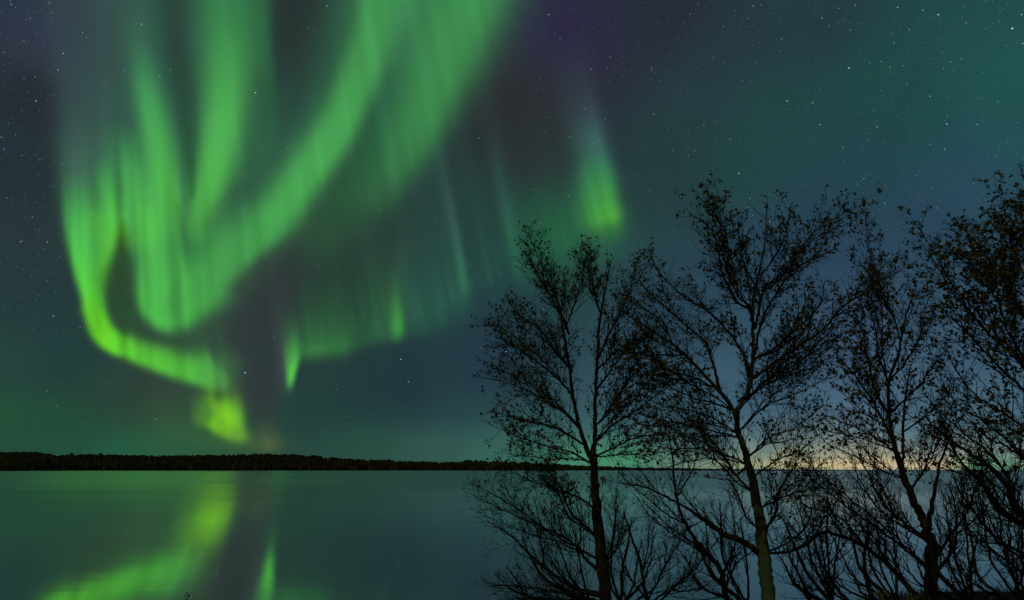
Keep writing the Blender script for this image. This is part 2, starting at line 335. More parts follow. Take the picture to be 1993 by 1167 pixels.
# stars: small round points far away, from faint to bright
rs = random.Random(11)
STARS = [(497,180,3,'w'),(113,136,2,'w'),(70,196,2.4,'w'),(40,470,2,'w'),(92,471,2,'w'),(932,268,2,'w'),(1068,28,2.4,'w'),(757,80,2,'w'),(738,407,1.6,'w'),
 (1652,132,3.2,'b'),(1532,196,3,'b'),(1970,55,3.6,'b'),(1826,28,3.2,'b'),(1747,14,2.4,'w'),(1796,19,2.2,'w'),(1438,337,2.8,'w'),(1843,241,2.6,'w'),
 (1839,290,2.2,'w'),(1810,187,2.2,'w'),(1770,58,1.8,'w'),(477,725,3.5,'b'),(780,699,3.2,'b'),(795,742,2.0,'w'),(655,582,1.6,'w'),(794,742,1.6,'w'),(1343,27,1.8,'w'),
 (1665,10,2,'w'),(1521,75,2,'w'),(1614,50,1.7,'w'),(1310,293,1.8,'w'),(1340,302,1.8,'w'),(1352,293,1.8,'w'),(1714,367,1.8,'p'),(1722,395,2.2,'w'),(1565,490,2,'w'),
 (1770,567,2,'w'),(1262,872,1.8,'p'),(1225,675,2,'w'),(1156,497,2,'w'),(1693,122,1.6,'w'),(1850,120,1.8,'w'),(1836,133,1.8,'w'),(1988,28,2.2,'w'),(1765,163,1.6,'w'),
 (1090,76,1.6,'w'),(1181,131,1.8,'w'),(1268,132,1.6,'w'),(733,391,1.4,'w'),(717,385,1.4,'w'),(847,425,1.4,'w'),(8,290,2,'b'),(502,37,1.6,'w'),(100,25,1.4,'w'),
 (803,304,1.4,'w'),(985,684,3.2,'b'),(1060,602,1.6,'w'),(1227,674,1.8,'w'),(938,677,1.5,'w'),(867,826,1.4,'w')]
for _ in range(9500):
    u, v = rs.uniform(-20, 2010), rs.uniform(-20, 860)
    d = 0.55 if v < 520 else 0.3
    if u > 1050 and v < 420: d = 1.0
    if u < 130 and v < 620: d = 1.0
    if (u > 130 and u < 980 and v < 640): d = 0.35
    if rs.random() < d:
        STARS.append((u, v, min(2.3, 0.25 + rs.expovariate(2.9)), rs.choice('wwwtb')))
SC = {'w': (0.62, 0.74, 0.72), 't': (0.40, 0.72, 0.66), 'b': (0.42, 0.55, 1.0), 'p': (0.9, 0.5, 0.5)}
sv, sf, scol = [], [], []
for u, v, r, k in STARS:
    d = ray(u, v); c = Vector(d) * (R_SKY * 0.95) + CAM
    a = Vector(d).cross(Vector((0, 0, 1))).normalized(); b = a.cross(Vector(d))
    rad = (0.55 + 0.26 * r) / F * R_SKY * 0.95 * 0.9; n = len(sv)
    sv.extend([c + a * rad, c + b * rad, c - a * rad, c - b * rad, c + Vector(d) * rad, c - Vector(d) * rad])
    sf.extend([(n + p, n + q, n + s) for s in (4, 5) for p, q in ((0, 1), (1, 2), (2, 3), (3, 0))])
    e = 0.11 + 0.075 * r * r
    scol.extend([tuple(x * e for x in SC[k]) + (1,)] * 6)
me = bpy.data.meshes.new('stars'); me.from_pydata([tuple(x) for x in sv], [], sf); me.update()
me.attributes.new('glow', 'FLOAT_COLOR', 'POINT').data.foreach_set('color', np.array(scol, np.float32).ravel())
sm = glow_mat('star_light', False); sm.cycles.emission_sampling = 'FRONT'; me.materials.append(sm)
so_ = bpy.data.objects.new('stars', me); C.objects.link(so_); tag(so_, 'white and bluish pinprick stars scattered over the dark sky', 'stars', kind='stuff')

# ------------------------------------------------------------------ materials
def noisy_mat(name, c1, c2, scale, rough=0.85, bump=0.0, stretch=(1, 1, 1), spec=0.2, c3=None):
    m, nt, out = new_mat(name)
    p = nt.nodes.new('ShaderNodeBsdfPrincipled'); nt.links.new(p.outputs[0], out.inputs[0])
    p.inputs['Roughness'].default_value = rough; p.inputs['Specular IOR Level'].default_value = spec
    tc = nt.nodes.new('ShaderNodeTexCoord'); mp = nt.nodes.new('ShaderNodeMapping'); mp.inputs['Scale'].default_value = stretch
    nt.links.new(tc.outputs['Object'], mp.inputs[0])
    n = nt.nodes.new('ShaderNodeTexNoise'); n.inputs['Scale'].default_value = scale; n.inputs['Detail'].default_value = 6
    nt.links.new(mp.outputs[0], n.inputs['Vector'])
    cr = nt.nodes.new('ShaderNodeValToRGB'); nt.links.new(n.outputs['Fac'], cr.inputs[0])
    cr.color_ramp.elements[0].position = 0.36; cr.color_ramp.elements[1].position = 0.64
    cr.color_ramp.elements[0].color = (*c1, 1); cr.color_ramp.elements[1].color = (*c2, 1)
    if c3:
        e = cr.color_ramp.elements.new(0.7); e.color = (*c3, 1)
    nt.links.new(cr.outputs[0], p.inputs['Base Color'])
    if bump:
        b = nt.nodes.new('ShaderNodeBump'); b.inputs['Strength'].default_value = bump; b.inputs['Distance'].default_value = 0.02
        nt.links.new(n.outputs['Fac'], b.inputs['Height']); nt.links.new(b.outputs[0], p.inputs['Normal'])
    return m

BARK = noisy_mat('mossy_lit_birch_bark', (0.008, 0.007, 0.005), (0.075, 0.066, 0.045), 13.0, 0.9, 1.0, (1, 1, 0.5), 0.12, (0.26, 0.24, 0.19))
def add_moss_and_light(m):
    "moss, lichen and a lit look painted on the foot of the trunk, patchy, thinning out upward"
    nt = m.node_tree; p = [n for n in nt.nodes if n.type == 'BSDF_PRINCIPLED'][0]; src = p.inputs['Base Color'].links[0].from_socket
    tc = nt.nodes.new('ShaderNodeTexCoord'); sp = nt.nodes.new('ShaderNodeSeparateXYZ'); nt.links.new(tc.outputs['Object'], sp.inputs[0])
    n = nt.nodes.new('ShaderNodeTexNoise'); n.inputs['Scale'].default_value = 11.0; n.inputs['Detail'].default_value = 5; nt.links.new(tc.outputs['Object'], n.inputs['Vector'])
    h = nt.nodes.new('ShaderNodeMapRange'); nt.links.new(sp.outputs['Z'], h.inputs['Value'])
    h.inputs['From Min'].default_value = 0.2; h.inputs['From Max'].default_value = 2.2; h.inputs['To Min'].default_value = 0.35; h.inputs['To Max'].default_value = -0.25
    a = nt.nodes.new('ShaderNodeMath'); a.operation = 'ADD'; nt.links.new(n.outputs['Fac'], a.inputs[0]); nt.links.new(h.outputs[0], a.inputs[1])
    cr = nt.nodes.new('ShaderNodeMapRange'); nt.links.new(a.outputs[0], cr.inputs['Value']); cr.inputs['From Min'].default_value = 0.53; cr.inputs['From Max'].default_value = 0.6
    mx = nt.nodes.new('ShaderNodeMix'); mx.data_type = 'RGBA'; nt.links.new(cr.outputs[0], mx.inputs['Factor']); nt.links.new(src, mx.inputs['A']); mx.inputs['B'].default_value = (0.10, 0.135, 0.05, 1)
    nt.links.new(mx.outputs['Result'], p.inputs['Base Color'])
add_moss_and_light(BARK)  # trunk foot coloured lighter as if lit, together with its moss green
BARK_DARK = noisy_mat('dark_birch_bark', (0.014, 0.010, 0.008), (0.045, 0.035, 0.024), 11.0, 0.9, 0.5, (1, 1, 0.5), 0.1, (0.09, 0.08, 0.05))
TWIG = noisy_mat('dark_twig_bark', (0.012, 0.009, 0.007), (0.03, 0.022, 0.015), 6.0, 0.85, 0, (1, 1, 1), 0.1)
def leaf_mat(name, a, b, c):
    m, nt, out = new_mat(name)
    df = nt.nodes.new('ShaderNodeBsdfDiffuse'); tl = nt.nodes.new('ShaderNodeBsdfTranslucent'); mx = nt.nodes.new('ShaderNodeMixShader'); mx.inputs[0].default_value = 0.3
    g = nt.nodes.new('ShaderNodeNewGeometry'); cr = nt.nodes.new('ShaderNodeValToRGB')
    nt.links.new(g.outputs['Random Per Island'], cr.inputs[0])
    cr.color_ramp.elements[0].color = (*a, 1); cr.color_ramp.elements[1].color = (*b, 1)
    e = cr.color_ramp.elements.new(0.86); e.color = (*b, 1); e = cr.color_ramp.elements.new(0.95); e.color = (*c, 1)
    for s in (df, tl): nt.links.new(cr.outputs[0], s.inputs[0])
    nt.links.new(df.outputs[0], mx.inputs[1]); nt.links.new(tl.outputs[0], mx.inputs[2]); nt.links.new(mx.outputs[0], out.inputs[0])
    return m
LEAF = leaf_mat('autumn_birch_leaf', (0.085, 0.08, 0.017), (0.16, 0.12, 0.03), (0.23, 0.085, 0.025))
EARTH = noisy_mat('dark_bank_earth', (0.03, 0.026, 0.015), (0.055, 0.05, 0.025), 3.0, 0.95, 0.6)
GRASSM = leaf_mat('bank_grass_blade', (0.05, 0.055, 0.015), (0.09, 0.08, 0.025), (0.12, 0.09, 0.04))
WOOD = noisy_mat('far_wood_foliage', (0.02, 0.02, 0.009), (0.058, 0.052, 0.018), 0.09, 0.95, 0, (1, 1, 1), 0.0, (0.045, 0.048, 0.015))

# water: long exposure, so smooth with soft long ripples
def water_mat():
    m, nt, out = new_mat('lake_water')
    p = nt.nodes.new('ShaderNodeBsdfPrincipled'); nt.links.new(p.outputs[0], out.inputs[0])
    p.inputs['Base Color'].default_value = (0.54, 0.67, 0.59, 1)
    p.inputs['IOR'].default_value = 1.33; p.inputs['Metallic'].default_value = 0.85      # a long exposure: a polished mirror of a lake
    tc = nt.nodes.new('ShaderNodeTexCoord')
    def nz(scale, st, det):
        mp = nt.nodes.new('ShaderNodeMapping'); mp.inputs['Scale'].default_value = st
        n = nt.nodes.new('ShaderNodeTexNoise'); n.inputs['Scale'].default_value = scale; n.inputs['Detail'].default_value = det
        nt.links.new(tc.outputs['Object'], mp.inputs[0]); nt.links.new(mp.outputs[0], n.inputs['Vector']); return n
    big = nz(0.02, (0.25, 1.4, 1), 4)
    mr = nt.nodes.new('ShaderNodeMapRange'); nt.links.new(big.outputs['Fac'], mr.inputs['Value'])
    mr.inputs['From Min'].default_value = 0.35; mr.inputs['From Max'].default_value = 0.65
    mr.inputs['To Min'].default_value = WATER_R0; mr.inputs['To Max'].default_value = WATER_R1
    ln = nt.nodes.new('ShaderNodeVectorMath'); ln.operation = 'LENGTH'; nt.links.new(tc.outputs['Object'], ln.inputs[0])
    far = nt.nodes.new('ShaderNodeMapRange'); far.interpolation_type = 'SMOOTHSTEP'; nt.links.new(ln.outputs['Value'], far.inputs['Value'])
    far.inputs['From Min'].default_value = 25; far.inputs['From Max'].default_value = 150      # ripples out on the open lake, calm by the bank
    far.inputs['To Min'].default_value = 0.0; far.inputs['To Max'].default_value = 0.13
    ad = nt.nodes.new('ShaderNodeMath'); ad.operation = 'ADD'; nt.links.new(mr.outputs[0], ad.inputs[0]); nt.links.new(far.outputs[0], ad.inputs[1])
    nt.links.new(ad.outputs[0], p.inputs['Roughness'])
    rip = nz(0.9, (0.22, 1.3, 1), 3); bp = nt.nodes.new('ShaderNodeBump'); bp.inputs['Strength'].default_value = 0.008; bp.inputs['Distance'].default_value = 0.25
    nt.links.new(rip.outputs['Fac'], bp.inputs['Height']); nt.links.new(bp.outputs[0], p.inputs['Normal'])
    return m
WATER_R0, WATER_R1 = 0.06, 0.14
wm = water_mat()

# ------------------------------------------------------------------ lake, bank, far shore
def sheet(name, xs, ys, zf, mat):
    V = [(x, y, zf(x, y)) for y in ys for x in xs]; n = len(xs)
    Fc = [(j * n + i, j * n + i + 1, (j + 1) * n + i + 1, (j + 1) * n + i) for j in range(len(ys) - 1) for i in range(n - 1)]
    return link_mesh(name, V, Fc, mat)
tag(sheet('water', [-13000, 0, 13000], [2, 13000], lambda x, y: 0.0, wm), kind='structure')

gr = random.Random(3)
def hash2(i, j): return (math.sin(i * 127.1 + j * 311.7) * 43758.5453) % 1.0
def vn(x, y):
    i, j = math.floor(x), math.floor(y); fx, fy = x - i, y - j
    fx = fx * fx * (3 - 2 * fx); fy = fy * fy * (3 - 2 * fy)
    return (hash2(i, j) * (1 - fx) + hash2(i + 1, j) * fx) * (1 - fy) + (hash2(i, j + 1) * (1 - fx) + hash2(i + 1, j + 1) * fx) * fy
def sst(a, b, x):
    t = min(1, max(0, (x - a) / (b - a))); return t * t * (3 - 2 * t)
def bank_z(x, y):
    "the near bank: the camera stands on it, it drops to the lake and stands higher on the right"
    top = 1.28 + 0.3 * sst(2.6, 6.4, x)
    edge = 7.0 + 1.4 * sst(1, 7, x) - 3.2 * sst(0.8, -4, x)
    z = top - (top + 0.6) * sst(edge, edge + 5.5, y)
    z -= 0.85 * sst(2.0, -1.5, x) * sst(2, 6, y)
    return z + 0.16 * (vn(x * 0.9, y * 0.9) - 0.5) + 0.07 * (vn(x * 3.1, y * 3.1) - 0.5)
tag(sheet('ground', [-40 + 0.5 * i for i in range(161)], [-25 + 0.5 * i for i in range(84)], bank_z, EARTH), kind='structure')

# far shore: low wooded land across the lake
PROF = [(-500,868),(0,872),(60,872),(110,878),(160,877),(210,878),(300,880),(420,879),(520,877),(600,880),(660,886),(760,891),(850,894),(950,895),(1000,897),(1150,905),(1250,908),(1400,911),(1600,914),(1800,915.5),(2000,916),(2600,918)]
def prof_v(u): return float(np.interp(u, [a for a, _ in PROF], [b for _, b in PROF]))
def shore_dist(u): return float(np.interp(u, [-500, 0, 500, 1000, 1400, 2000, 2600], [560, 600, 680, 900, 1300, 2000, 2400]))
SHORE = []
for k in range(261):
    u = -500 + 12 * k
    d = ray(u, 913); ax = d[0] / d[1]
    Y = shore_dist(u) / math.hypot(1, ax)
    t = at(u, prof_v(u) , Y + 90)
    SHORE.append((u, ax, Y, max(2.0, t[2])))
lv, lf = [], []
for u, ax, Y, h in SHORE:
    hh = max(0.6, h - 8.5) if u < 900 else max(0.4, h * 0.45)
    for dy, z in ((-3, -1.0), (0, 0.15), (15, 0.25 * hh + .2), (90, hh), (260, hh * 1.02), (420, -2)):
        lv.append((ax * (Y + dy), Y + dy, z))
for i in range(len(SHORE) - 1):
    for j in range(5): lf.append((i * 6 + j, (i + 1) * 6 + j, (i + 1) * 6 + j + 1, i * 6 + j + 1))
tag(link_mesh('far_shore', lv, lf, noisy_mat('far_shore_earth', (0.012, 0.010, 0.005), (0.03, 0.024, 0.01), 0.05, 0.95, 0, (1, 1, 1), 0.0)), kind='structure')
wv, wf = [], []
fr = random.Random(8)
def far_tree(x, y, z, h, r):
    n = len(wv); rows = [(0.0, 0.7), (0.35, 1.0), (0.68, 0.9), (0.92, 0.5)]
    for t, k in rows:
        for q in range(6):
            a = q * math.pi / 3 + fr.uniform(-.2, .2); rr = r * k * fr.uniform(.7, 1.2)
            wv.append((x + math.cos(a) * rr, y + math.sin(a) * rr, z + h * (t + fr.uniform(-.05, .05))))
    wv.append((x + fr.uniform(-.3, .3), y, z + h))
    for i in range(3):
        for q in range(6):
            wf.append((n + i * 6 + q, n + i * 6 + (q + 1) % 6, n + (i + 1) * 6 + (q + 1) % 6, n + (i + 1) * 6 + q))
    for q in range(6): wf.append((n + 18 + q, n + 18 + (q + 1) % 6, n + 24))
for _ in range(9000):
    k = fr.random() ** 1.15 * 259.0; i = int(k); t = k - i
    if i >= 260: continue
    u, ax, Y, h = [SHORE[i][q] * (1 - t) + SHORE[i + 1][q] * t for q in range(4)]
    dy = 110 * fr.random() ** 1.6
    hh = max(0.6, h - 8.5) if u < 900 else max(0.4, h * 0.45)
    z = np.interp(dy, [0, 15, 90, 260], [0.1, 0.25 * hh + .2, hh, hh])
    ht = fr.uniform(4.8, 6.6) * (1.25 if fr.random() < 0.012 else 1) if u < 900 else fr.uniform(0.3, 0.62) * h
    far_tree(ax * (Y + dy) + fr.uniform(-2, 2), Y + dy, z - 0.6, ht, ht * fr.uniform(.25, .5) + (0.8 if u > 900 else 0.4))
tag(link_mesh('far_wood', wv, wf, WOOD, smooth=False), 'dark low wood along the far shore of the lake', 'wood', kind='stuff')

# ------------------------------------------------------------------ birches
tr = random.Random(21)
def rv(s=1.0): return Vector((tr.gauss(0, s), tr.gauss(0, s), tr.gauss(0, s)))

class MB:
    def __init__(self): self.v, self.f = [], []
    def tube(self, P, R, n=6):
        base = len(self.v); m = len(P)
        for i in range(m):
            t = (P[min(i + 1, m - 1)] - P[max(i - 1, 0)]).normalized()
            a = (a - t * a.dot(t)).normalized() if i else t.orthogonal().normalized()
            b = t.cross(a)
            for q in range(n):
                ang = 2 * math.pi * q / n
                self.v.append(P[i] + (a * math.cos(ang) + b * math.sin(ang)) * R[i])
        for i in range(m - 1):
            for q in range(n):
                self.f.append((base + i * n + q, base + i * n + (q + 1) % n, base + (i + 1) * n + (q + 1) % n, base + (i + 1) * n + q))
        self.f.append(tuple(base + (m - 1) * n + q for q in range(n)))
        self.f.append(tuple(base + q for q in reversed(range(n))))
    def leaf(self, p, d, s):
        d = d.normalized(); a = d.cross(rv()).normalized(); nrm = d.cross(a)
        n = len(self.v)
        self.v.extend([p, p + d * s * .38 + a * s * .36, p + d * s + nrm * s * .08, p + d * s * .38 - a * s * .36 + nrm * s * .12])
        self.f.append((n, n + 1, n + 2, n + 3))
    def link(self, name, mat, parent, loc):
        if not self.v: return None
        return link_mesh(name, [tuple(x) for x in self.v], self.f, mat, parent, True, loc)

def spline3(P, n):
    A = catmull([tuple(p[0]) + (p[1],) for p in P], n)
    return [Vector(a[:3]) for a in A], [max(0.0016, a[3]) for a in A]

def wobble(P, R, s):
    out = [P[0]]
    for p, r in zip(P[1:], R[1:]): out.append(p + rv(s))
    return out

def grow_twigs(P, R, tw, lv_, dens, leafy, lmax, start=0.12, up=0.35, leaf_from=0.0):
    "twigs along a branch, each with finer twigs, and leaves in loose clumps near the ends"
    L = sum((P[i + 1] - P[i]).length for i in range(len(P) - 1)); acc = 0.0
    n = max(4, int(L * dens * 2.2)); azm = tr.uniform(0, 6.28)
    cum = [0.0]
    for i in range(len(P) - 1): cum.append(cum[-1] + (P[i + 1] - P[i]).length)
    for k in range(n):
        t = start + (1.0 - start) * (k + tr.random()) / n; s = t * L
        i = max(0, min(len(P) - 2, int(np.searchsorted(cum, s)) - 1)); f = (s - cum[i]) / max(1e-6, cum[i + 1] - cum[i])
        p = P[i].lerp(P[i + 1], f); T_ = (P[i + 1] - P[i]).normalized()
        azm += 2.4 + tr.uniform(-.5, .5)
        a = T_.orthogonal().normalized(); b = T_.cross(a)
        d = T_ * tr.uniform(.55, 1.0) + (a * math.cos(azm) + b * math.sin(azm)) * tr.uniform(.5, .95) + Vector((0, 0, up))
        d.normalize()
        ln = lmax * 1.35 * tr.uniform(.3, 1.0) * (1.05 - 0.5 * t)
        r0 = min(R[i] * 0.6, 0.0034 + 0.0055 * ln)
        Q = [p]; dd = d.copy(); st = 5
        for q in range(st):
            dd = (dd + rv(.13) + Vector((0, 0, .05))).normalized(); Q.append(Q[-1] + dd * ln / st)
        tw.tube(Q, [r0 * (1 - .72 * q / st) for q in range(st + 1)], 4)
        clump = leafy * (tr.random() < 0.62) * tr.uniform(.5, 1.7) * (1 if t > leaf_from else 0.1)
        ns = max(3, int(ln * 15))
        for q in range(ns):
            tt = tr.uniform(.2, 1.0); x = tt * st; qi = min(st - 1, int(x)); pp = Q[qi].lerp(Q[qi + 1], x - qi)
            e = ((Q[qi + 1] - Q[qi]).normalized() * tr.uniform(.6, 1) + rv(.5) + Vector((0, 0, .12))).normalized()
            l2 = ln * tr.uniform(.16, .45) * (1.2 - tt * .6)
            m1 = pp + e * l2 * .5 + rv(.012); m2 = m1 + (e + rv(.25)).normalized() * l2 * .5
            tw.tube([pp, m1, m2], [0.0029, 0.0024, 0.0016], 3)
            for _ in range(int(.58 * clump * tr.uniform(.5, 3.4) + tr.random() * (leafy > .3))):
                lp = pp.lerp(m2, tr.uniform(.35, 1.05)) + rv(.012)
                lv_.leaf(lp, rv() + Vector((0, 0, -.45)), tr.uniform(.032, .066))

def side_branches(P, R, tw, lv_, dens, leafy, lmax):
    "longer side branches, curving up and outward, each carrying twigs of its own"
    cum = [0.0]
    for i in range(len(P) - 1): cum.append(cum[-1] + (P[i + 1] - P[i]).length)
    L = cum[-1]; n = int(L * 2.7 + tr.random()); azm = tr.uniform(0, 6.28)
    for k in range(n):
        t = .12 + .75 * (k + tr.random()) / n; s = t * L
        i = max(0, min(len(P) - 2, int(np.searchsorted(cum, s)) - 1)); p = P[i]
        T_ = (P[i + 1] - P[i]).normalized(); azm += 2.4 + tr.uniform(-.6, .6)
        a = T_.orthogonal().normalized(); b = T_.cross(a)
        d = (T_ * .85 + (a * math.cos(azm) + b * math.sin(azm)) * tr.uniform(.4, .8) + Vector((0, 0, .2))).normalized()
        ln = min(1.15, .75 * L) * tr.uniform(.45, 1.0) * (1.1 - .6 * t); Q = [p]; st = 7
        for q in range(st):
            d = (d + rv(.1) + Vector((0, 0, .05))).normalized(); Q.append(Q[-1] + d * ln / st)
        r0 = min(R[i] * .6, .0045 + .005 * ln); rr = [r0 * (1 - .7 * q / st) for q in range(st + 1)]
        tw.tube(Q, rr, 5)
        grow_twigs(Q, rr, tw, lv_, dens, leafy, lmax * .62, start=.1, up=.2, leaf_from=.1)

def tree(name, label, trunks, limbs, Y, bark, group='birches on the near bank', dens=6.5, leafy=1.0, lmax=0.55, spread=1.0, crown=.93, cat='tree'):
    """trunks, limbs: lists of (u, v, thickness in picture units) from the base outward; Y the tree's distance"""
    k = lambda px: px * Y / F
    def lift(pts, slope, thick=True):
        P = []; n = len(pts); pts = [(q[0], q[1] if q[1] > 620 else 620 - (620 - q[1]) * crown, *q[2:]) for q in pts]
        for i, q in enumerate(pts):
            w_ = at(q[0], q[1], Y + slope * i / max(1, n - 1))
            P.append((w_, k(q[2])))
        return P
    P0 = lift(trunks[0], 0.0)
    base = P0[0][0]
    gz = bank_z(base.x, base.y)
    root = bpy.data.objects.new(name, None); C.objects.link(root)
    rp = (base.x, base.y, gz); root.location = rp
    tag(root, label, cat, group)
    tb = MB(); tw = MB(); lvs = MB(); rest = []
    for i, tpts in enumerate(trunks):
        tpts = [(q[0], q[1], q[2] * (.64 + .18 * min(1, max(0, (q[1] - 800) / 300)))) for q in tpts]
        P = lift(tpts, 0.0 if i == 0 else tr.uniform(-.5, .5) * spread)
        if i == 0:                                   # carry the trunk down into the ground
            b0 = P[0][0]; r0 = P[0][1]
            dn = Vector((b0.x + 0.02, b0.y, gz))
            if b0.z - gz > .1: P = [(dn - Vector((0, 0, .15)), r0 * 1.45)] + P
        A, Rr = spline3(P, 5); A = [A[0]] + [p + rv(min(.008, r * .25)) for p, r in zip(A[1:], Rr[1:])]
        tb.tube(A, [r * tr.uniform(.97, 1.03) for r in Rr], 9)
        grow_twigs(A, Rr, tw, lvs, dens * 0.75, leafy, lmax * .8, start=.3, up=.3, leaf_from=.35)
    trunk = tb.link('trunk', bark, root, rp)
    tw.link('twigs', TWIG, root, rp); lvs.link('leaves', LEAF, root, rp)
    more = []
    for lp in limbs:                                     # a slimmer companion beside most limbs
        if tr.random() < .7 and not (isinstance(lp[-1], dict) and lp[-1].get('solo')):
            core = lp[:-1] if isinstance(lp[-1], dict) else lp
            o2 = dict(lp[-1]) if isinstance(lp[-1], dict) else {}
            du, dv0, dv1 = tr.uniform(-28, 28), 0.0, tr.choice((-1, 1)) * tr.uniform(20, 60); n_ = len(core) - 1
            more.append([(q[0] + du * (i / n_), q[1] + dv0 * (1 - i / n_) + dv1 * (i / n_), q[2] * .72) for i, q in enumerate(core)] + [o2])
    for lp in limbs + more:
        opts = {}
        if isinstance(lp[-1], dict): opts = lp[-1]; lp = lp[:-1]
        sl_ = opts.get('s', tr.choice((-1, 1)) * tr.uniform(.25, 1.0)) * spread
        A, Rr = spline3(lift([(q[0], q[1], q[2] * (.62 + .3 * (q[2] > 4.5))) for q in lp], sl_), 6)
        A = [A[0]] + [p + rv(.005) for p in A[1:]]
        lb = MB(); lb.tube(A, Rr, 7)
        lo = lb.link('limb', TWIG if max(Rr) < .02 else BARK_DARK, root, rp)
        tw, lvs = MB(), MB()
        grow_twigs(A, Rr, tw, lvs, opts.get('d', dens), opts.get('l', leafy), opts.get('m', lmax), start=opts.get('a', .12), up=opts.get('up', .3), leaf_from=opts.get('lf', .2))
        side_branches(A, Rr, tw, lvs, opts.get('d', dens), opts.get('l', leafy), opts.get('m', lmax))
        tw.link('twigs', TWIG, lo, (0, 0, 0) if False else rp); lvs.link('leaves', LEAF, lo, rp)
    return root

# --- leftmost birch: twin stems, fine twigs reaching out over the water
tree('birch_tree', 'leftmost birch with two slim stems and fine twigs reaching left over the lake',
 [[(1180,1175,14),(1170,1080,13),(1160,980,11.5),(1157,900,9),(1157,850,6.5),(1159,780,5.5),(1162,700,4.6),(1168,620,3.6),(1178,560,2.6),(1188,500,1.6)],
  [(1158,915,8),(1142,870,6.4),(1125,820,5.6),(1114,760,5),(1104,690,4.2),(1092,620,3.2),(1080,560,2.2),(1078,510,1.4)]],
 [[(1108,650,4),(1085,600,3.4),(1062,555,2.6),(1040,515,2),(1022,485,1.2)],
  [(1112,720,3.6),(1080,680,3),(1050,640,2.4),(1010,612,1.8),(985,575,1.1)],
  [(1114,770,3.6),(1080,730,3),(1040,700,2.4),(990,670,1.7),(960,680,1.0)],
  [(1130,835,3.6),(1095,800,3),(1055,775,2.4),(1010,752,1.8),(950,735,1.0)],
  [(1142,870,3.6),(1100,842,3),(1060,826,2.3),(1010,815,1.7),(955,800,1.0)],
  [(1150,900,3.4),(1110,880,2.6),(1065,868,2.0),(1010,850,1.5),(965,830,1.0)],
  [(1163,700,3.6),(1190,640,2.9),(1215,590,2.2),(1232,535,1.5),(1240,490,1.0)],
  [(1160,760,3.4),(1195,712,2.6),(1225,670,2.0),(1250,640,1.2)],
  [(1158,830,3.2),(1190,790,2.6),(1220,740,1.9),(1240,700,1.1)],
  [(1158,860,3.6),(1195,825,2.9),(1235,800,2.2),(1275,770,1.5),(1300,735,.9)],
  [(1158,890,3.2),(1200,868,2.5),(1245,850,1.9),(1290,845,1.0),dict(l=.7)],
  [(1162,720,3.2),(1205,680,2.5),(1250,665,1.8),(1290,630,1.0)],
  [(1100,640,3),(1118,590,2.5),(1132,540,1.8),(1138,490,1.1)],
  [(1170,610,3),(1155,560,2.4),(1145,510,1.7),(1160,480,1.0)],
  [(1178,1158,6),(1130,1150,5),(1095,1132,4.2),(1062,1105,3.6),(1029,1075,3),(993,1042,2.2),(946,1012,1.2),dict(l=.16)],
  [(1173,1114,5),(1140,1088,4.4),(1122,1062,3.8),(1079,1035,3),(1022,1012,2.3),(965,985,1.6),(915,960,1.0),dict(l=.25)],
  [(1165,1048,4.4),(1135,1020,3.8),(1109,995,3.2),(1095,955,2.7),(1080,930,2),(1062,912,1.2),dict(l=.5)],
  [(1180,1174,4.5),(1130,1160,3.6),(1085,1152,2.8),(1020,1142,2),(955,1138,1.1),dict(l=.1)],
  [(1171,1094,3.6),(1110,1058,2.8),(1060,1030,2.2),(1000,985,1.6),(930,945,1.0),dict(l=.4)],
  [(1160,990,3.4),(1120,965,2.6),(1075,950,2.0),(1020,930,1.5),(975,905,1.0),dict(l=.6)],
  [(1172,1100,3.4),(1190,1060,2.6),(1197,1010,2),(1200,950,1.1),dict(l=.3)]],
 9.0, BARK_DARK, dens=8.0, leafy=1.05, lmax=.55)

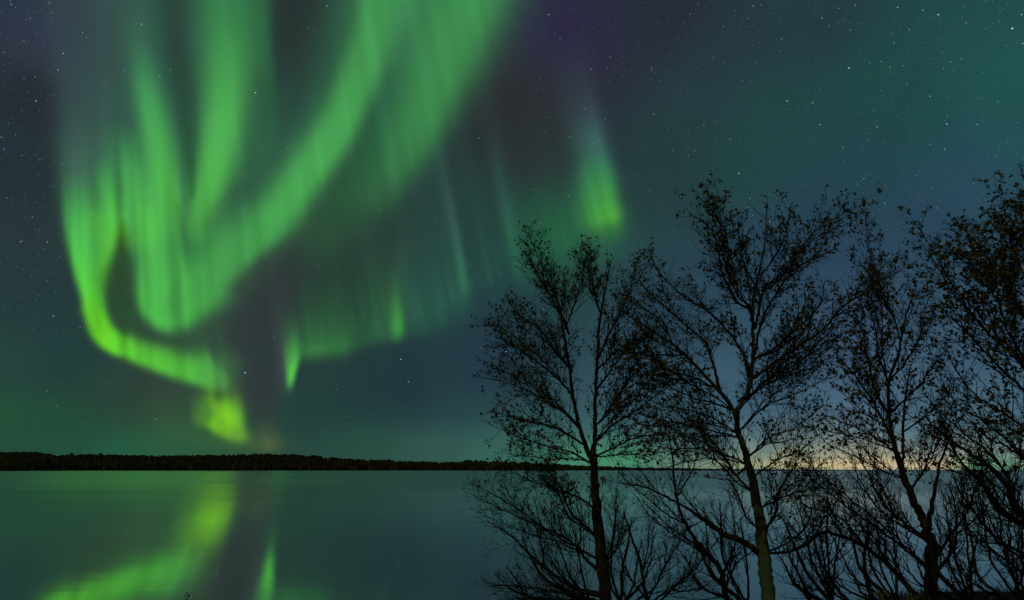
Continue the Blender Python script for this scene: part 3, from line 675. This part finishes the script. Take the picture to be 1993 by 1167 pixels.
# --- tallest birch, trunk forking above the horizon
tree('birch_tree', 'tallest birch with a mossy, light-painted trunk that forks in a V just above the horizon',
 [[(1496,1175,15),(1492,1125,14.5),(1486,1080,14),(1480,1020,12.5),(1472,972,11.5),(1461,916,10),(1450,876,8.8),(1437,840,8),(1434,812,7.5),(1442,785,7),(1458,752,6.4),(1464,712,5.8),(1466,660,5.2),(1465,606,4.6),(1468,560,3.8),(1478,510,3),(1488,450,2.3),(1492,400,1.7),(1492,350,1.1)],
  [(1433,815,7),(1416,780,6.2),(1388,748,5.2),(1354,712,4.6),(1315,674,4),(1272,646,3.2),(1236,622,2.4),(1205,598,1.4)]],
 [[(1402,764,4.6),(1388,710,4),(1373,667,3.6),(1337,635,3.2),(1297,595,2.7),(1258,552,2.1),(1228,520,1.2)],
  [(1460,735,5),(1445,685,4.4),(1405,631,3.8),(1373,599,3.2),(1330,566,2.6),(1288,520,1.9),(1265,470,1.1)],
  [(1466,640,4.4),(1459,600,4),(1434,581,3.6),(1412,530,3.2),(1402,494,2.8),(1396,444,2.4),(1380,408,1.9),(1344,375,1.1),dict(l=1.3)],
  [(1466,610,3.6),(1440,560,3),(1420,500,2.4),(1416,440,2),(1400,390,1.6),(1380,345,1.0),dict(l=1.2)],
  [(1470,640,4),(1477,600,3.6),(1484,560,3.2),(1506,540,2.8),(1531,510,2.5),(1556,469,2.1),(1585,435,1.7),(1625,412,1.3),(1672,388,.9),dict(l=1.5,up=.15)],
  [(1468,690,4),(1484,620,3.4),(1508,566,2.8),(1530,530,2.2),(1560,505,1.5),(1590,480,1.0)],
  [(1466,700,4.2),(1513,674,3.6),(1546,642,3),(1574,618,2.4),(1598,580,1.8),(1606,530,1.1)],
  [(1465,735,4.6),(1499,712,4.2),(1553,674,3.7),(1600,642,3.2),(1639,595,2.7),(1700,545,2),(1738,505,1.1)],
  [(1476,555,3),(1450,500,2.4),(1440,440,1.8),(1436,390,1.1),dict(l=1.2)],
  [(1480,520,2.8),(1512,470,2.1),(1530,420,1.5),(1538,375,1.0)],
  [(1330,690,3),(1290,690,2.5),(1250,690,2),(1215,670,1.1)],
  [(1310,672,2.8),(1290,625,2.2),(1255,600,1.7),(1215,575,1.0)],
  [(1395,755,3.4),(1350,735,2.8),(1300,720,2.2),(1255,690,1.6),(1215,700,.9),dict(l=1.4)],
  [(1440,850,3.2),(1385,838,2.6),(1330,825,2),(1270,830,1.4),(1225,815,.9),dict(l=.8)],
  [(1458,905,3),(1400,880,2.4),(1340,872,1.8),(1280,880,1.0),dict(l=.4)],
  [(1446,780,3.2),(1500,735,2.6),(1560,700,2),(1620,640,1.4),(1660,610,.9)],
  [(1428,800,3.4),(1392,785,2.8),(1340,770,2.2),(1290,745,1.7),(1245,725,1.0)],
  [(1440,846,3.2),(1400,820,2.7),(1350,800,2.2),(1290,790,1.6),(1240,765,1.0)],
  [(1456,900,3.8),(1432,924,3),(1412,892,2.8),(1376,848,2.2),(1335,815,1.6),(1300,790,1.0),dict(l=.5)],
  [(1470,960,4.2),(1436,930,3.4),(1410,890,2.8),(1370,860,2.2),(1320,845,1.6),(1280,830,1.0),dict(l=.5)],
  [(1440,795,3),(1480,750,2.5),(1525,715,2),(1575,690,1.5),(1620,670,1.0)],
  [(1442,835,3),(1490,790,2.4),(1540,770,1.9),(1590,745,1.4),(1630,730,.9),dict(l=.5)],
  [(1455,890,2.8),(1500,850,2.2),(1550,830,1.7),(1600,790,1.0),dict(l=.4)],
  [(1465,930,2.8),(1510,895,2.2),(1550,880,1.7),(1590,850,1.0),dict(l=.4)],
  [(1476,1075,6.4),(1450,1055,6),(1412,1040,5.4),(1372,1012,4.6),(1336,988,3.8),(1300,968,3.2),(1252,946,2.4),(1205,940,1.4),dict(l=.2)],
  [(1484,1050,4),(1498,1018,3.5),(1512,992,3),(1518,955,2.4),(1540,915,1.8),(1560,880,1.1),dict(l=.5)],
  [(1480,1035,3.2),(1450,1000,2.6),(1435,960,2),(1415,930,1.2),dict(l=.3)],
  [(1488,1075,4),(1530,1074,3.4),(1575,1056,2.8),(1598,1020,2.2),(1612,970,1.2),dict(l=.4)],
  [(1478,990,3),(1530,965,2.4),(1580,950,1.9),(1640,920,1.1),dict(l=.4)]],
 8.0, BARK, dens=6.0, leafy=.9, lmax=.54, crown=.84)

# --- slim young birch between the first two
tree('young_birch', 'thin bare young birch between the two tallest left trunks',
 [[(1420,1178,6.5),(1410,1150,6.2),(1403,1110,5.8),(1380,1080,5.2),(1358,1055,4.6),(1334,1020,4),(1318,972,3.4),(1312,924,2.8),(1306,870,2),(1290,820,1.2)]],
 [[(1400,1105,3.2),(1360,1070,2.6),(1310,1040,2),(1262,1000,1.4),(1235,960,.9)],
  [(1335,1020,2.8),(1290,995,2.2),(1250,960,1.6),(1212,930,1.0)],
  [(1318,965,2.4),(1345,920,1.9),(1360,880,1.2)],
  [(1412,1150,3),(1425,1110,2.4),(1445,1085,1.8),(1470,1070,1.0)],
  [(1405,1120,3),(1430,1060,2.2),(1428,1010,1.6),(1420,960,1.0)]],
 8.6, BARK_DARK, dens=6.0, leafy=.12, lmax=.42, spread=.6, cat='young tree')

# --- third birch: dark leaning stem
tree('birch_tree', 'third birch from the left with a dark stem splitting just below the sunset glow',
 [[(1812,1180,13.5),(1813,1130,13),(1812,1060,12),(1801,1022,10),(1784,988,9.2),(1764,940,8.4),(1752,905,7.6),(1742,870,6.8),(1735,840,6),(1730,795,5.2),(1731,740,4.4),(1748,690,3.6),(1757,640,2.8),(1766,605,2.1),(1780,560,1.3)],
  [(1757,915,4.2),(1757,870,3.8),(1758,815,3.2),(1764,760,2.6),(1772,710,1.6)],
  [(1806,1030,6),(1812,995,5),(1820,955,4),(1830,900,3),(1850,850,2),(1865,810,1.1)]],
 [[(1738,860,3.6),(1715,810,3),(1690,770,2.5),(1668,735,2),(1640,705,1.2)],
  [(1732,810,3.2),(1705,760,2.6),(1690,700,2.2),(1680,650,1.6),(1665,610,1.0)],
  [(1731,750,3.2),(1710,690,2.6),(1705,640,2),(1690,590,1.4),(1690,540,.9)],
  [(1732,740,3.2),(1765,700,2.6),(1790,650,2.1),(1800,600,1.4),(1815,560,.9)],
  [(1735,800,3.2),(1775,765,2.6),(1805,730,2),(1835,690,1.2)],
  [(1752,660,2.6),(1740,620,2.1),(1722,585,1.6),(1705,530,1.1),(1700,480,.8)],
  [(1745,880,3),(1700,850,2.5),(1660,830,2),(1610,810,1.1)],
  [(1758,840,2.6),(1800,810,2.1),(1830,780,1.6),(1860,745,.9)],
  [(1811,1056,5),(1768,1024,4.4),(1736,996,3.7),(1712,968,3.1),(1690,925,2.4),(1672,880,1.4),dict(l=.25)],
  [(1812,1108,5),(1770,1075,4.4),(1736,1048,3.7),(1696,1020,3.2),(1640,980,2.6),(1584,936,1.8),(1550,905,1.0),dict(l=.15)],
  [(1812,1120,4.6),(1846,1085,3.8),(1862,1040,3.2),(1858,985,2.4),(1848,940,1.3),dict(l=.1,solo=1)],
  [(1813,1102,4),(1850,1040,3.3),(1880,1000,2.6),(1900,950,1.8),(1915,900,1.0),dict(l=.3)],
  [(1756,930,3),(1715,915,2.4),(1670,890,1.9),(1625,870,1.1),dict(l=.35)],
  [(1770,955,3),(1800,910,2.4),(1815,860,1.9),(1822,820,1.1),dict(l=.5)]],
 7.4, BARK_DARK, dens=6.4, leafy=.95, lmax=.5)

# --- right-hand birch, mostly beyond the frame, leaning in
tree('birch_tree', 'leaning birch at the right edge with the densest dark foliage',
 [[(2105,1185,17),(2085,1120,16),(2055,1050,13.5),(2040,960,11.5),(2045,860,10),(2050,760,8.4),(2045,660,6.6),(2035,560,5),(2020,460,3.6),(2005,380,2.4),(1990,315,1.2)]],
 [[(2055,1060,8),(2020,1035,7.4),(1984,1016,6.8),(1950,995,6.2),(1925,962,5.4),(1904,930,4.6),(1875,905,3.6),(1850,860,2.2),(1835,820,1.1),dict(l=.35)],
  [(2050,1045,7),(2010,1020,6.6),(1976,988,6),(1960,944,5.4),(1920,904,4.6),(1872,872,3.6),(1828,838,2.6),(1790,800,1.4),dict(l=.4)],
  [(2048,800,5.6),(2010,735,5),(1970,690,4.2),(1930,655,3.4),(1888,605,2.8),(1850,560,2.2),(1822,505,1.6),(1790,455,1.0),dict(l=1.6)],
  [(2045,720,5),(2015,650,4.2),(1985,600,3.6),(1955,545,2.9),(1925,500,2.3),(1895,455,1.7),(1870,420,1.0),dict(l=1.9)],
  [(2040,640,4.6),(2010,570,3.8),(1985,510,3.1),(1965,450,2.4),(1955,405,1.7),(1955,370,1.0),dict(l=1.7)],
  [(2048,830,5),(2005,770,4.2),(1950,720,3.4),(1900,665,2.7),(1855,620,2),(1820,590,1.1),dict(l=1.2)],
  [(2042,900,5),(2000,840,4.2),(1950,800,3.4),(1900,770,2.6),(1860,720,1.8),(1840,670,1.0),dict(l=.9)],
  [(1988,690,3.4),(1960,640,2.8),(1945,590,2.2),(1920,550,1.6),(1890,530,1.0),dict(l=1.9)],
  [(2020,560,3.4),(2000,480,2.6),(1990,420,2),(1985,360,1.2),dict(l=1.5)],
  [(1970,560,2.6),(1935,540,2.1),(1890,510,1.6),(1850,480,1.0),dict(l=1.9)],
  [(2040,940,4.6),(2000,900,3.8),(1960,870,3),(1920,850,2.2),(1890,820,1.1),dict(l=.5)],
  [(2075,1110,5),(2030,1090,4.4),(1980,1080,3.7),(1930,1040,3),(1890,985,2.2),(1870,930,1.1),dict(l=.15)],
  [(2090,1150,5),(2040,1140,4.4),(1985,1110,3.8),(1945,1080,3),(1900,1050,2.2),(1860,1000,1.1),dict(l=.12)]],
 6.9, BARK_DARK, dens=6.6, leafy=1.15, lmax=.5)

# --- low bush of bare arching stems between the trunks, near the ground at the right
tree('bush', 'bare arching bush between the tallest birch and the third stem',
 [[(1788,1180,6.5),(1768,1140,6),(1722,1094,5.4),(1684,1064,4.8),(1640,1044,4.2),(1600,1036,3.6),(1560,1062,2.8),(1530,1076,1.6)]],
 [[(1700,1170,5),(1688,1130,4.6),(1682,1080,4),(1690,1035,3.2),(1692,1000,1.6),dict(l=.2)],
  [(1660,1180,5),(1625,1140,4.4),(1600,1098,3.6),(1586,1060,2.8),(1582,1010,1.6),dict(l=.2)],
  [(1684,1064,3.2),(1640,1010,2.6),(1600,985,2),(1560,960,1.1),dict(l=.2)],
  [(1580,1180,4.6),(1565,1140,3.8),(1540,1090,3),(1528,1050,1.6),dict(l=.2)],
  [(1640,1046,3),(1612,1000,2.4),(1570,985,1.8),(1540,960,1.0),dict(l=.5)],
  [(1740,1110,3),(1705,1060,2.4),(1665,1010,1.8),(1640,960,1.0),dict(l=.2)],
  [(1765,1140,3),(1735,1080,2.4),(1700,1045,1.8),(1670,1030,1.0),dict(l=.25)]],
 7.8, BARK_DARK, group='bushes on the near bank', dens=6.0, leafy=.25, lmax=.42, spread=.5, cat='bush')
tree('bush', 'thin bare bush at the foot of the leftmost birch',
 [[(1262,1185,4.5),(1255,1140,4),(1245,1090,3.2),(1228,1040,2.4),(1215,1000,1.3)]],
 [[(1260,1170,3),(1280,1130,2.4),(1300,1090,1.8),(1330,1050,1.0)],
  [(1258,1165,3),(1230,1130,2.4),(1212,1090,1.8),(1200,1050,1.0)],
  [(1275,1180,3),(1315,1140,2.4),(1350,1110,1.8),(1375,1080,1.0)],
  [(1265,1175,3),(1300,1150,2.4),(1340,1150,1.6),(1380,1135,1.0)],
  [(1250,1110,2.4),(1268,1070,1.8),(1272,1020,1.0)]],
 9.4, BARK_DARK, group='bushes on the near bank', dens=7.0, leafy=.15, lmax=.4, spread=.5, cat='bush')

def fan_bush(label, u, Y, tips, v0=1185):
    lims = []
    for k, (a, b) in enumerate(tips):
        mu, mv = (u * .38 + a * .62) + tr.uniform(-14, 14), (v0 * .58 + b * .42) + tr.uniform(-10, 14)
        lims.append([(u + tr.uniform(-12, 12), v0, 4.2), (u * .8 + mu * .2 + 4, v0 * .75 + mv * .25, 3.8), (mu, mv, 3.0), (mu * .4 + a * .6, mv * .4 + b * .6 + tr.uniform(-8, 8), 2.1), (a, b, 1.0), dict(l=.2, solo=1)])
    tree('bush', label, [[(q[0], q[1], q[2] * 1.2) for q in lims[0][:-1]]], lims[1:], Y, BARK_DARK, group='bushes on the near bank', dens=2.5, leafy=.25, lmax=.36, spread=.45, crown=1, cat='bush')
fan_bush('wide bare bush of diagonal stems in front of the leaning birch at the right edge', 1985, 6.6, [(1880,1010),(1840,1050),(1905,960),(1800,1085),(1935,940),(1850,1120),(1960,1000),(1990,960)])
fan_bush('bare twiggy bush between the third birch and the right edge', 1885, 6.9, [(1800,1000),(1770,1050),(1835,960),(1745,1095),(1850,1010),(1905,1030),(1870,930)])
fan_bush('bare leaning bush just left of the third birch stem', 1742, 7.2, [(1640,990),(1610,1030),(1680,950),(1580,1075),(1705,990),(1650,1100),(1730,960)])
fan_bush('bare bush just right of the tallest birch trunk', 1615, 7.6, [(1520,1000),(1545,960),(1500,1060),(1585,985),(1610,940),(1640,1010),(1525,1110)])
fan_bush('bare bush just left of the tallest birch trunk', 1450, 8.3, [(1350,1040),(1370,1000),(1330,1100),(1400,970),(1440,1010),(1310,1060)])
fan_bush('wispy bare bush reaching left from under the leftmost birch', 1145, 9.2, [(1010,1060),(985,1100),(1040,1010),(960,1140),(1075,1040),(1110,1010),(1000,1165)])
fan_bush('wispy bare bush just right of the leftmost birch trunk', 1205, 9.1, [(1230,1010),(1250,1050),(1200,990),(1275,1080),(1180,1040),(1290,1120)])

# --- grass of the bank and one stalk standing up into the picture at the left
gv, gf = [], []
def blade(x, y, z, h, lean, wd):
    a = gr.uniform(0, 6.28); dx, dy = math.cos(a), math.sin(a); n = len(gv)
    for t, ww in ((0, 1), (.55, .8)):
        cx, cy = x + lean * dx * t * t, y + lean * dy * t * t
        gv.append((cx - dy * wd * ww, cy + dx * wd * ww, z + h * t)); gv.append((cx + dy * wd * ww, cy - dx * wd * ww, z + h * t))
    gv.append((x + lean * dx, y + lean * dy, z + h * .96))
    gf.append((n, n + 1, n + 3, n + 2)); gf.append((n + 2, n + 3, n + 4))
for _ in range(12000):
    x, y = gr.uniform(1.5, 11), gr.uniform(5, 10.5)
    c = vn(x * 1.3 + 40, y * 1.3)
    if c < 0.35: continue
    z = bank_z(x, y)
    if z < 0.5: continue
    blade(x, y, z - .02, gr.uniform(.05, .16) * (0.4 + c), gr.uniform(.04, .14), gr.uniform(.003, .007))
tag(link_mesh('grass', gv, gf, GRASSM), 'tufts of dark rough grass on the bank under the trees', 'grass', kind='stuff')

def leafy_shrub(label, u, v, Y, r, n):
    c = at(u, v, Y); gz = bank_z(c.x, c.y); rp = (c.x, c.y, gz)
    root = bpy.data.objects.new('shrub', None); C.objects.link(root); root.location = rp; tag(root, label, 'shrub', 'low shrubs on the near bank')
    st, lf = MB(), MB(); b = Vector(rp)
    for _ in range(n):
        d = (Vector((tr.gauss(0, .6), tr.gauss(0, .6), 1.0))).normalized(); L = max(.12, (c.z - gz)) * tr.uniform(.6, 1.05)
        Q = [b + Vector((tr.uniform(-r, r) * .5, tr.uniform(-r, r) * .5, -.03))]
        for q in range(3): Q.append(Q[-1] + (d + rv(.2)).normalized() * L / 3)
        st.tube(Q, [.005, .004, .003, .002], 4)
        for _ in range(26):
            q = tr.randint(1, 2); lf.leaf(Q[q].lerp(Q[q + 1], tr.random()) + rv(.03), rv() + Vector((0, 0, .3)), tr.uniform(.03, .055))
    st.link('stems', TWIG, root, rp); lf.link('leaves', GREENLEAF, root, rp)
GREENLEAF = leaf_mat('olive_shrub_leaf', (0.12, 0.17, 0.03), (0.2, 0.22, 0.05), (0.2, 0.15, 0.05))
leafy_shrub('low olive green shrub left of the third birch stem at the bottom', 1742, 1138, 7.0, .3, 22)
leafy_shrub('small olive shrub in the bottom right corner beneath the leaning birch', 1905, 1148, 6.6, .22, 12)

def stalk(label, u, v, Y):
    c = at(u, v, Y); gz = bank_z(c.x, c.y); b = Vector((c.x, c.y, gz - .05)); m = MB()
    m.tube([b, b.lerp(c, .5) + rv(.02), b.lerp(c, .85) + rv(.01), Vector(c)], [.006, .005, .004, .003], 5)
    rp = (c.x, c.y, gz)
    o = m.link('weed_stalk', TWIG, None, rp); o.location = rp
    h = MB()
    for _ in range(40): h.leaf(Vector(c) + Vector((tr.gauss(0, .012), tr.gauss(0, .012), tr.uniform(-.1, .02))), rv() + Vector((0, 0, .8)), tr.uniform(.015, .03))
    h.link('seed_head', LEAF, o, rp)
    tag(o, label, 'weed stalk')
stalk('dry weed stalk poking up at the bottom edge in front of the green reflection', 366, 1159, 5.2)
